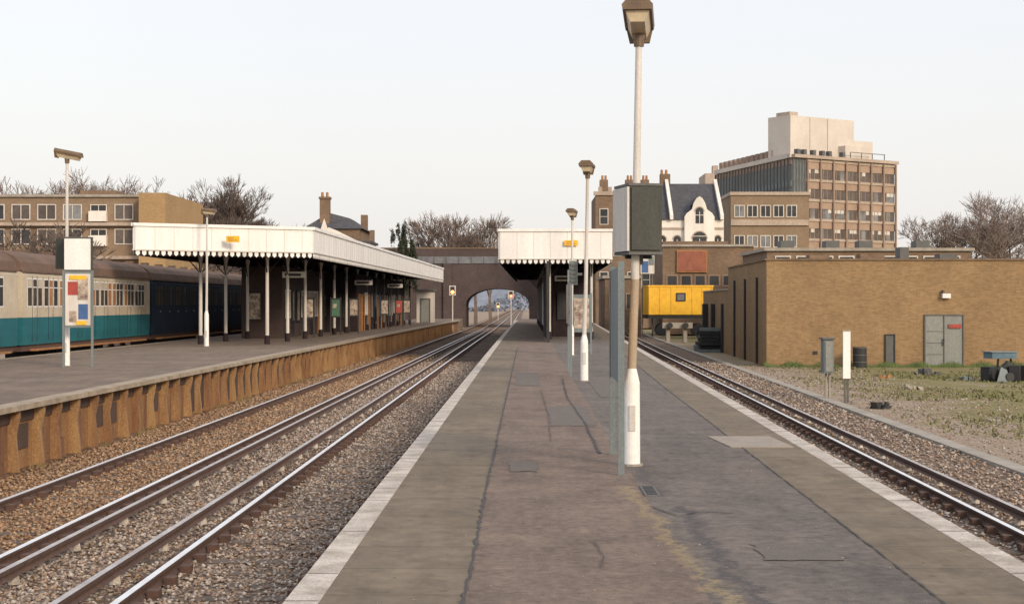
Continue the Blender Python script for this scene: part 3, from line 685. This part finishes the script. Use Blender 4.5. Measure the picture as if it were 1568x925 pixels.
# ---------------------------------------------------------------- office tower
g=G('office_tower','structure')
C0=(41.,250.); C1=(59.5,263.); C2=(33.2,283.); C3=(52,296)
g.hexa([C0,C1,C3,C2],-1,24.0,m_offp)
U=(C1[0]-C0[0],C1[1]-C0[1]); L=math.hypot(*U)
g.part('facade')
zt=23.9; fh=3.05; nb=7; bw=(L-2.9)/nb
rw=random.Random(2)
for r in range(8):
    z1=zt-r*fh; g.obox(C0,U,2.6,L+.1,.003,.3,z1-.4,z1,m_offp)
    g.obox(C0,U,2.6,L,.003,.15,z1-1.5,z1-.401,m_off)
    g.obox(C0,U,0,2.6,.003,.1,z1-.7,z1,m_grey); g.obox(C0,U,0,2.6,.003,.06,z1-fh+.001,z1-.701,m_offg)
    for i in range(nb):
        u=2.75+i*bw
        for k in range(3):
            ua=u+.25+k*(bw-.3)/3; ub=ua+(bw-.3)/3-.12
            g.obox(C0,U,ua,ub,.003,.05,z1-fh+.02,z1-1.52,rw.choice([m_glassl,m_offw,m_offw,m_offw]))
            if rw.random()<.3: g.obox(C0,U,ua,ub,.051,.07,z1-2.1,z1-1.52,m_cream)
g.part('mullions')
for i in range(nb+1): u=2.65+i*bw; g.obox(C0,U,u,u+.3,.301,.5,-1,zt-.001,m_offd)
for i in range(5): g.obox(C0,U,i*.62,i*.62+.1,.101,.2,-1,zt-.001,m_bluegrey)
U2=(C0[0]-C2[0],C0[1]-C2[1]); L2=math.hypot(*U2)
g.part('side_facade')
for r in range(7):
    z1=zt-r*3.4; g.obox(C2,U2,0,L2-.2,.003,.2,z1-.9,z1,m_bluegrey if r%2 else m_offd); g.obox(C2,U2,0,L2-.2,.003,.08,z1-3.38,z1-.901,m_offg)
for i in range(24): g.obox(C2,U2,i*L2/24,i*L2/24+.15,.201,.35,0,zt,m_grey)
g.obox(C2,U2,0,L2,.0,.45,24.001,24.7,m_plant)
g.part('cornice'); g.obox(C0,U,-.2,L+.3,-1,.7,24.001,24.5,m_offp)
for i in range(12): g.obox(C2,U2,1+i*2.1,2.2+i*2.1,-.6,-.1,24.701,25.9,m_offd)
g.part('plant_room')
g.obox(C0,U,3.4,17.5,-9,-4,24.601,31.1,m_plant); g.obox(C0,U,17.51,21.9,-8,-4,24.601,27.9,m_plant)
g.obox(C0,U,4.2,6,-8,-5,31.101,31.8,m_offp)
g.obox(C0,U,14,19.5,-3.99,-2.5,24.601,26.8,m_plant)
g.obox(C0,U,11.5,11.56,-3.99,-3.95,24.65,31.0,m_offd); g.obox(C0,U,7.6,7.64,-3.99,-3.95,24.65,31.0,m_offd)
for u in (2.6,4,6,8,9.5,12.5): g.obox(C0,U,u,u+.6,-2.4,-1.6,24.601,25.6,m_grey)
g.obox(C0,U,14,22,-1.5,-1.4,25.6,25.7,m_grey)
for u in (14,16.5,19,21.8): g.obox(C0,U,u,u+.1,-1.5,-1.4,24.6,25.599,m_grey)
g.finish()

g=G('office_annexe','walls'); g.box(25.2,34.8,200,212,-1,14.9,m_flat)
o=(25.2,200); U=(1,0)
g.part('windows')
for r,z in enumerate((12.3,8.6,4.9)):
    for i in range(5): window(g,o,U,.5+i*1.6,1.6+i*1.6,z,z+1.3,m_cream,rw.choice([m_glassl,m_glass]),2,1,.1)
    g.obox(o,U,0,9.5,.004,.25,z-1.1,z-.4,m_offp)
g.part('cornice'); g.box(25.1,34.9,199.8,212,14.901,15.3,m_offp)
g.finish()
g=G('distant_block','walls'); g.box(33,38,299,310,-1,25.5,m_offp); g.box(34.5,35.5,300,302,25.501,27,m_offp); g.part('windows')
for k in range(3): window(g,(33.3+k*1.5,299),(1,0),0,.9,22,23.2,m_cream,m_glass)
g.finish()

g=G('white_gabled_house','walls')
W=7.3
g.box(14,14+W,175,186,-1,10.6,m_render)
g.part('roof'); g.add([(14.3,174.8,10.61),(21.0,174.8,10.61),(21.0,181,14.9),(14.3,181,14.9),(14.3,186.2,10.61),(21,186.2,10.61)],[[0,1,2,3],[3,2,5,4],[0,3,4],[1,2,5]],m_slate)
g.part('party_walls')
for x in (15.5,20.9): g.ext([(x,174.5,10.61),(x,174.5,11.1),(x,181,15.4),(x,182,15.4),(x,182,10.61)],(.35,0,0),m_render)
g.part('gable'); gx=18.65
g.ext([(gx-1.6,174.5,8.2),(gx+1.6,174.5,8.2),(gx+1.6,174.5,10.9),(gx+1.35,174.5,11.3),(gx+.8,174.5,11.7),(gx+.6,174.5,12.4),(gx+.3,174.5,12.9),(gx,174.5,13.1),(gx-.3,174.5,12.9),(gx-.6,174.5,12.4),(gx-.8,174.5,11.7),(gx-1.35,174.5,11.3),(gx-1.6,174.5,10.9)],(0,.48,0),m_render)
g.ext([(17.9,175,12.2),(19.4,175,12.2),(18.65,175,13.2)],(0,4,0),m_slate)
g.part('windows')
def archwin(cx,z0,w,h,yy):
    pts=[(cx-w/2,z0),(cx+w/2,z0)]+[(cx+w/2*math.cos(a),z0+h-w/2+w/2*math.sin(a)) for a in np.linspace(0,math.pi,9)]
    g.ext([(x,yy-.03,z) for x,z in pts],(0,.028,0),m_glass)
    pts2=[(cx+(w/2+.12)*math.cos(a),z0+h-w/2+(w/2+.12)*math.sin(a)) for a in np.linspace(0,math.pi,9)]+[(cx+(w/2)*math.cos(a),z0+h-w/2+(w/2)*math.sin(a)) for a in np.linspace(math.pi,0,9)]
    for i in range(8): q=[pts2[i],pts2[i+1],pts2[16-i],pts2[17-i]]; g.ext([(x,yy-.07,z) for x,z in q],(0,.066,0),m_offp)
    g.box(cx-.03,cx+.03,yy-.06,yy-.031,z0,z0+h-w/2,m_render); g.box(cx-w/2,cx+w/2,yy-.065,yy-.061,z0+h*.5,z0+h*.5+.06,m_render)
archwin(18.65,10.2,.85,1.7,174.5)
for cx,w in ((14.7,.8),(16.3,.8),(18.65,1.5),(20.65,.7)): archwin(cx,7.3 if w<1 else 8.3,w,1.6 if w<1 else 1.0,174.5 if w>1 else 175)
for cx in (14.7,17,18.65,20.4): archwin(cx,3.6,.9,1.9,175)
g.part('string_course'); g.box(14,17.0,174.85,174.995,9.6,9.8,m_offp); g.box(20.3,21.3,174.85,174.995,9.6,9.8,m_offp)
g.part('chimney'); g.box(15.0,16.1,181,182.2,12.0,16.0,m_brickh)
for x in (15.2,15.7): g.cyl((x,181.6,16),(x,181.6,16.5),.16,.13,m_orange,8)
g.finish()
g=G('terraced_house','walls'); g.box(7.6,13.98,176,187,-1,13.3,m_brickh)
g.part('parapet'); g.box(7.4,13.9,175.8,176.4,13.301,13.7,m_offp)
for k in range(6): g.box(7.9+k*1.05,8.3+k*1.05,175.9,176.3,13.701,14.2,m_offp)
g.part('chimneys')
for x in (8.2,11,12.7): g.box(x,x+.9,179,180,13.3,15.2,m_brickh); g.cyl((x+.3,179.5,15.2),(x+.3,179.5,15.7),.14,.12,m_orange,8); g.cyl((x+.65,179.5,15.2),(x+.65,179.5,15.7),.14,.12,m_orange,8)
g.part('windows')
for z in (10.2,6.8,3.4):
    for k in range(4): window(g,(8.1+k*1.5,176),(1,0),0,.8,z,z+1.6,m_cream,m_glass,1,2)
g.finish()
g=G('brown_brick_depot','walls'); g.box(11.8,19.6,140,152,-1,6.5,m_brickh); g.box(11.9,17.5,141,150,6.501,7.0,m_brickh)
g.part('coping'); g.box(11.7,19.7,139.8,140.2,6.502,6.7,m_conc)
g.part('windows')
for k in range(6): window(g,(12.2+k*1.2,140),(1,0),0,.8,3.2,4.0,m_offd,m_glass)
g.part('hoarding'); g.box(13.0,15.6,139.8,139.95,4.3,6.2,m_orange); g.box(13.1,15.5,139.76,139.797,4.4,6.1,M('faded_red_poster',(.33,.12,.07),(.25,.09,.06),2)); g.finish()
g=G('blue_white_hoarding','board'); g.box(9.2,10.3,130,130.1,4.0,5.6,m_cream); g.part('graphic'); g.box(9.3,9.8,129.96,129.997,4.1,5.0,m_blue); g.box(9.85,10.25,129.96,129.997,4.7,5.4,m_bluegrey); g.part('posts'); g.box(9.3,9.4,130.101,130.2,-1,5.6,m_grey); g.box(10.1,10.2,130.101,130.2,-1,5.6,m_grey); g.finish()
g=G('low_station_building','walls'); g.box(6.6,9.6,135,146,-1,3.7,m_brickh); g.part('roof'); g.box(6.4,9.7,134.8,146.2,3.701,3.95,m_conc)
g.part('windows')
for k in range(2): window(g,(7+k*1.4,135),(1,0),0,.9,1.2,2.4,m_offd,m_glass,2,1)
g.finish()
g=G('low_workshop','walls'); g.box(16,29.5,108,120,-1,5.1,m_brickh); g.box(19.7,31,125,135,-1,5.9,m_flat); g.part('roof'); g.box(15.8,29.7,107.8,120.2,5.101,5.3,m_conc)
g.part('rooflights')
for x in (17,20,22.2,26): g.box(x,x+.9,108.5,110,5.301,5.8,m_grey)
g.part('windows')
for k in range(9): window(g,(16.6+k*1.4,108),(1,0),0,.9,3.9,4.7,m_cream,m_glass)
g.finish()

# ---------------------------------------------------------------- flats (left)
g=G('block_of_flats','walls'); g.box(-62,-30.3,130,143,-1,10.1,m_flat)
g.part('stair_tower'); g.box(-30.29,-28.2,128,143,-1,10.3,m_bricko)
g.part('balcony_bands')
for z in (2.7,5.4,8.05): g.box(-62,-30.31,129.5,129.997,z-.25,z+.0,m_offp)
g.part('windows')
for z in (1.0,3.7,6.4,8.35):
    for k in range(15):
        x=-61.3+k*2.05
        if k%5==3: g.box(x,x+1.4,129.55,129.995,z-.2,z+.6,m_render); window(g,(x,130),(1,0),.1,1.3,z+.65,z+1.1,m_render,m_glass,2,1,.05)
        else: window(g,(x,130),(1,0),0,1.35,z,z+1.1,m_cream,rw.choice([m_glassl,m_glass,m_offw]),2,1,.08)
g.part('parapet'); g.box(-62.1,-30.31,129.8,143,10.101,10.3,m_conc)
g.part('roof_plant'); g.box(-36.5,-33.6,134,138,10.301,10.9,m_brickh); g.box(-50,-47,134,138,10.301,11.2,m_brickh)
g.finish()
g=G('white_house','walls'); g.box(-44,-38.5,112,120,-1,4.6,m_render); g.part('roof'); g.ext([(-44.3,111.7,4.61),(-38.2,111.7,4.61),(-41.2,111.7,6.2)],(0,8.5,0),m_slate); g.part('windows')
for k in range(3): window(g,(-43.4+k*1.7,112),(1,0),0,.9,2.4,3.6,m_cream,m_glass)
g.finish()
g=G('house_with_chimney','walls'); g.box(-20,-15.2,150,160,-1,8.5,m_brickh)
g.part('roof'); g.add([(-20.4,149.7,8.5),(-14.9,149.7,8.5),(-14.9,160.3,8.5),(-20.4,160.3,8.5),(-18.3,152.5,10.1),(-16.4,152.5,9.6),(-16.4,157,9.6),(-18.3,157,10.1)],[[0,1,5,4],[1,2,6,5],[2,3,7,6],[3,0,4,7],[4,5,6,7]],m_slate)
g.part('chimney'); g.box(-19.0,-18.1,151,152,8.6,11.3,m_brickh); g.box(-19.08,-18.02,150.9,152.1,11.301,11.5,m_brickh)
for x in (-18.8,-18.35): g.cyl((x,151.5,11.5),(x,151.5,11.95),.14,.11,m_orange,8)
g.box(-15.7,-15.1,156,157,8.6,10.1,m_brickh)
g.part('gable'); g.ext([(-19.2,149.5,7.0),(-17.6,149.5,7.0),(-18.4,149.5,9.4)],(0,.19,0),m_render)
g.part('windows')
for k in range(3): window(g,(-19.3+k*1.5,150),(1,0),0,.8,5,6.4,m_cream,m_glass)
g.finish()
g=G('white_outbuilding','walls'); g.box(-18.0,-13.6,143,149,-1,6.9,m_render); g.part('roof'); g.hexa([(-18.2,142.8),(-13.4,142.8),(-13.4,149.2),(-18.2,149.2)],6.901,7.1,m_slate)
g.ext([(-18.2,142.9,7.101),(-14.8,142.9,7.101),(-17.2,142.9,8.3)],(0,6,0),m_render); g.part('chimney'); g.box(-13.9,-13.5,146,146.6,7.101,8.2,m_brickh); g.finish()
g=G('brick_boundary_wall'); g.box(-60,-21,105,105.4,-1.1,2.8,m_bricks); g.box(-60.1,-20.9,104.95,105.45,2.801,2.95,m_conc); g.box(-21,-13.5,132,132.4,-1.1,3.6,m_bricks); g.finish()

# ---------------------------------------------------------------- trees
def tree(x,y,h,seed,spread=.55,mat=m_twig,depth=6,lean=0.,z0=GR,rmin=.025):
    r=random.Random(seed); V=[];F=[]
    def seg(a,b,ra,rb):
        ra=max(ra,rmin); rb=max(rb,rmin*.7)
        d=b-a; L=np.linalg.norm(d); d=d/L; t=np.array([0,0,1.]) if abs(d[2])<.9 else np.array([1.,0,0])
        u=np.cross(d,t); u/=np.linalg.norm(u); v=np.cross(d,u); o=len(V)
        for c,rr in ((a,ra),(b,rb)):
            for k in range(3): q=c+rr*(math.cos(2.094*k)*u+math.sin(2.094*k)*v); V.append(tuple(q))
        for k in range(3): F.append([o+k,o+(k+1)%3,o+3+(k+1)%3,o+3+k])
    def grow(a,d,L,rad,lv):
        n=2 if lv>2 else 1
        p=a
        for i in range(n):
            dd=d+np.array([r.gauss(0,.09) for _ in range(3)]); dd/=np.linalg.norm(dd)
            q=p+dd*L/n; seg(p,q,rad*(1-.3*i/n),rad*(1-.3*(i+1)/n)); p=q; d=dd
            if lv<depth and i<n-1 and r.random()<.8:
                s=d+spread*1.5*np.array([r.gauss(0,1),r.gauss(0,1),r.gauss(.1,.4)]); s/=np.linalg.norm(s)
                grow(p,s,L*.6,rad*.5,lv-2 if lv>1 else 0)
        if lv<=0: return
        for i in range(3 if r.random()<.6 else 4):
            s=d+spread*np.array([r.gauss(0,1),r.gauss(0,1),r.gauss(.15,.5)]); s[2]+=.12; s/=np.linalg.norm(s)
            grow(p,s,L*r.uniform(.62,.88),rad*r.uniform(.5,.65),lv-1)
    grow(np.array([0.,0,0]),np.array([lean,0,1.]),h*.24,h*.02,depth)
    me=D.meshes.new('bare_tree'); A=np.array(V); k=h/A[:,2].max(); A*=k
    me.from_pydata([tuple(v) for v in A],[],F); me.materials.append(mat)
    ob=D.objects.new('bare_tree',me); ob.location=(x,y,z0); sc.collection.objects.link(ob)
m_twd=M('dark_twigs',(.15,.115,.1),(.11,.085,.075),1,.95)
tree(53,205,14,1); tree(59.5,205,16.5,2,.6); tree(57,222,16,3,.6); tree(64,215,18,13); tree(70,225,17,31,.6); tree(49,230,11,14,.7)
tree(-34.3,178,17,4,.36,m_twd,7); tree(-33.2,181,15.5,5,.42,m_twd,7); tree(-46,180,17.8,6,.6); tree(-51,175,16.5,7,.65); tree(-43,182,17.3,8,.6); tree(-56,165,15.8,9,.6); tree(-60,172,16,10,.6,m_twd); tree(-49,182,17,18,.65); tree(-39,185,15.5,33,.6)
tree(-29,190,12.5,11,.5)
tree(-9.8,215,15,12,.36); tree(-6.6,218,15.2,15,.36); tree(-4.6,220,14.6,16,.3); tree(-12.6,230,12.5,17,.45); tree(-25.5,185,12,19,.6); tree(-8.5,225,13,21,.4)
tree(-22,118,6.8,22,.7,m_twd); tree(-36,118,9,23,.6,m_twd)
def evergreen(x,y,h,w,n,seed):
    r=random.Random(seed); g=G('evergreen_tree','trunk'); g.cyl((x,y,GR),(x,y,h*.8),.16,.05,m_bark,8); g.part('foliage')
    cl_=[(x+r.gauss(0,w*.35),y+r.gauss(0,w*.35),h*(.35+.62*r.random())) for _ in range(26)]
    vs=[];fs=[]
    for c in cl_:
        tp=1.15-(c[2]/h)*.7
        for _ in range(n//26):
            p=[c[0]+r.gauss(0,w*.2*tp),c[1]+r.gauss(0,w*.2*tp),c[2]+r.gauss(0,w*.35)]; s=.13; o=len(vs)
            for k in range(3): vs.append((p[0]+r.uniform(-s,s),p[1]+r.uniform(-s,s),p[2]+r.uniform(-s,s)*1.6))
            fs.append([o,o+1,o+2])
    g.add(vs,fs,m_leaf); g.finish()
evergreen(-13.3,172,9.9,1.0,4500,1); evergreen(-12.3,173,8.8,.9,3500,2)
def belt():
    r=random.Random(7); vs=[];fs=[]
    for _ in range(16000):
        x=r.uniform(-260,320); y=r.uniform(560,640); hh=7+4*math.sin(x*.05)+3*math.sin(x*.13+1)
        z=GR+r.random()**.8*hh; s=1.1; o=len(vs)
        for k in range(3): vs.append((x+r.uniform(-s,s),y+r.uniform(-s,s),z+r.uniform(-s,s)))
        fs.append([o,o+1,o+2])
    g=G('distant_trees'); g.add(vs,fs,M('haze_tinted_twigs',(.18,.2,.25),(.13,.15,.19),.05,.95)); g.finish()  # blue distance haze is mixed into the twig colour
belt()

# ---------------------------------------------------------------- grass
def grass():
    n=26000; d=24*(73/24)**rng.random(n); x=np.array([eR(q) for q in d])+5.2+rng.random(n)**.7*13
    f=np.sin(x*.9+d*.31)+np.sin(x*.4-d*.6+1)+.8*np.sin(x*2.1+d*1.3); keep=(f>-.1); x=x[keep]; d=d[keep]; n=len(x)
    h=rng.uniform(.03,.1,n); a=rng.random(n)*6.28; w=.02+.0004*d
    P=np.zeros((n,3,3)); P[:,0]=np.stack([x-w*np.cos(a),d-w*np.sin(a),np.full(n,GR)],1); P[:,1]=np.stack([x+w*np.cos(a),d+w*np.sin(a),np.full(n,GR)],1)
    P[:,2]=np.stack([x+rng.normal(0,.04,n),d+rng.normal(0,.04,n),GR+h],1)
    me=D.meshes.new('grass'); me.from_pydata([tuple(v) for v in P.reshape(-1,3)],[],np.arange(3*n).reshape(-1,3).tolist())
    me.materials.append(M('grass_blades',(.23,.215,.1),(.13,.135,.05),.9,.9)); ob=D.objects.new('grass',me); sc.collection.objects.link(ob)
    def weeds(name,xf,y,h,col):
        n=len(y); x=xf; P=np.zeros((n,3,3)); P[:,0]=np.stack([x-.03,y,np.full(n,GR)],1); P[:,1]=np.stack([x+.03,y,np.full(n,GR)],1); P[:,2]=np.stack([x+rng.normal(0,.08,n),y,GR+h],1)
        me=D.meshes.new(name); me.from_pydata([tuple(v) for v in P.reshape(-1,3)],[],np.arange(3*n).reshape(-1,3).tolist())
        me.materials.append(col); ob=D.objects.new(name,me); sc.collection.objects.link(ob)
    wl=M('weed_leaves',(.13,.19,.06),(.08,.105,.035),.9,.9)
    n=2500; x=rng.uniform(10.4,24,n); weeds('weeds',x,70.9-rng.random(n)**2*.9,rng.uniform(.05,.35,n)*(.3+.7*np.sin(x*2.3)**2),wl)
    n=1200; y=14+rng.random(n)*70; y=y[np.sin(y*1.7)+np.sin(y*.6)>.5]; n=len(y); weeds('weeds',np.array([eF(q) for q in y])+rng.random(n)*.12,y,rng.uniform(.1,.22,n),M('dead_weeds',(.26,.19,.09),(.17,.13,.06),.9,.9))
grass()

# ---------------------------------------------------------------- light, world, camera
el,az=math.radians(24),math.radians(146)
sd=(math.sin(az)*math.cos(el),math.cos(az)*math.cos(el),math.sin(el))
L=D.lights.new('sun','SUN'); L.energy=2.3; L.angle=math.radians(12); L.color=(1,.83,.64)
lo=D.objects.new('sun',L); sc.collection.objects.link(lo)
from mathutils import Vector
lo.rotation_euler=(-Vector(sd)).to_track_quat('-Z','Y').to_euler(); lo.location=(20,-20,30)
w=D.worlds.new('World'); sc.world=w; w.use_nodes=True; nt=w.node_tree; nt.nodes.clear()
sky=nt.nodes.new('ShaderNodeTexSky'); sky.sky_type='NISHITA'; sky.sun_disc=False; sky.sun_elevation=el; sky.sun_rotation=az; sky.dust_density=6; sky.air_density=1.2
b1=nt.nodes.new('ShaderNodeBackground'); b1.inputs[1].default_value=.05; nt.links.new(sky.outputs[0],b1.inputs[0])
tc=nt.nodes.new('ShaderNodeTexCoord'); sp=nt.nodes.new('ShaderNodeSeparateXYZ'); nt.links.new(tc.outputs['Generated'],sp.inputs[0])
cr=ramp(nt,sp.outputs[2],[(0.0,(.93,.89,.85)),(.07,(.92,.90,.88)),(.2,(.86,.865,.90))])
nn=nt.nodes.new('ShaderNodeTexNoise'); nn.inputs['Scale'].default_value=3; nn.inputs['Detail'].default_value=6; nt.links.new(tc.outputs['Generated'],nn.inputs['Vector'])
b2=nt.nodes.new('ShaderNodeBackground'); b2.inputs[1].default_value=.93; nt.links.new(mix(nt,1.,cr,ramp(nt,nn.outputs['Fac'],[(.3,(.97,.97,.98)),(.7,(1,1,1))]),'MULTIPLY'),b2.inputs[0])
ad=nt.nodes.new('ShaderNodeAddShader'); nt.links.new(b1.outputs[0],ad.inputs[0]); nt.links.new(b2.outputs[0],ad.inputs[1])
out=nt.nodes.new('ShaderNodeOutputWorld'); nt.links.new(ad.outputs[0],out.inputs[0])
cam=D.cameras.new('camera'); co_=D.objects.new('camera',cam); sc.collection.objects.link(co_); sc.camera=co_
cam.sensor_width=36; cam.lens=57.4; cam.clip_end=6000; cam.clip_start=.1
co_.location=(0,0,1.6); co_.rotation_euler=(math.radians(90),0,0); cam.shift_x=-20/1568; cam.shift_y=3/1568
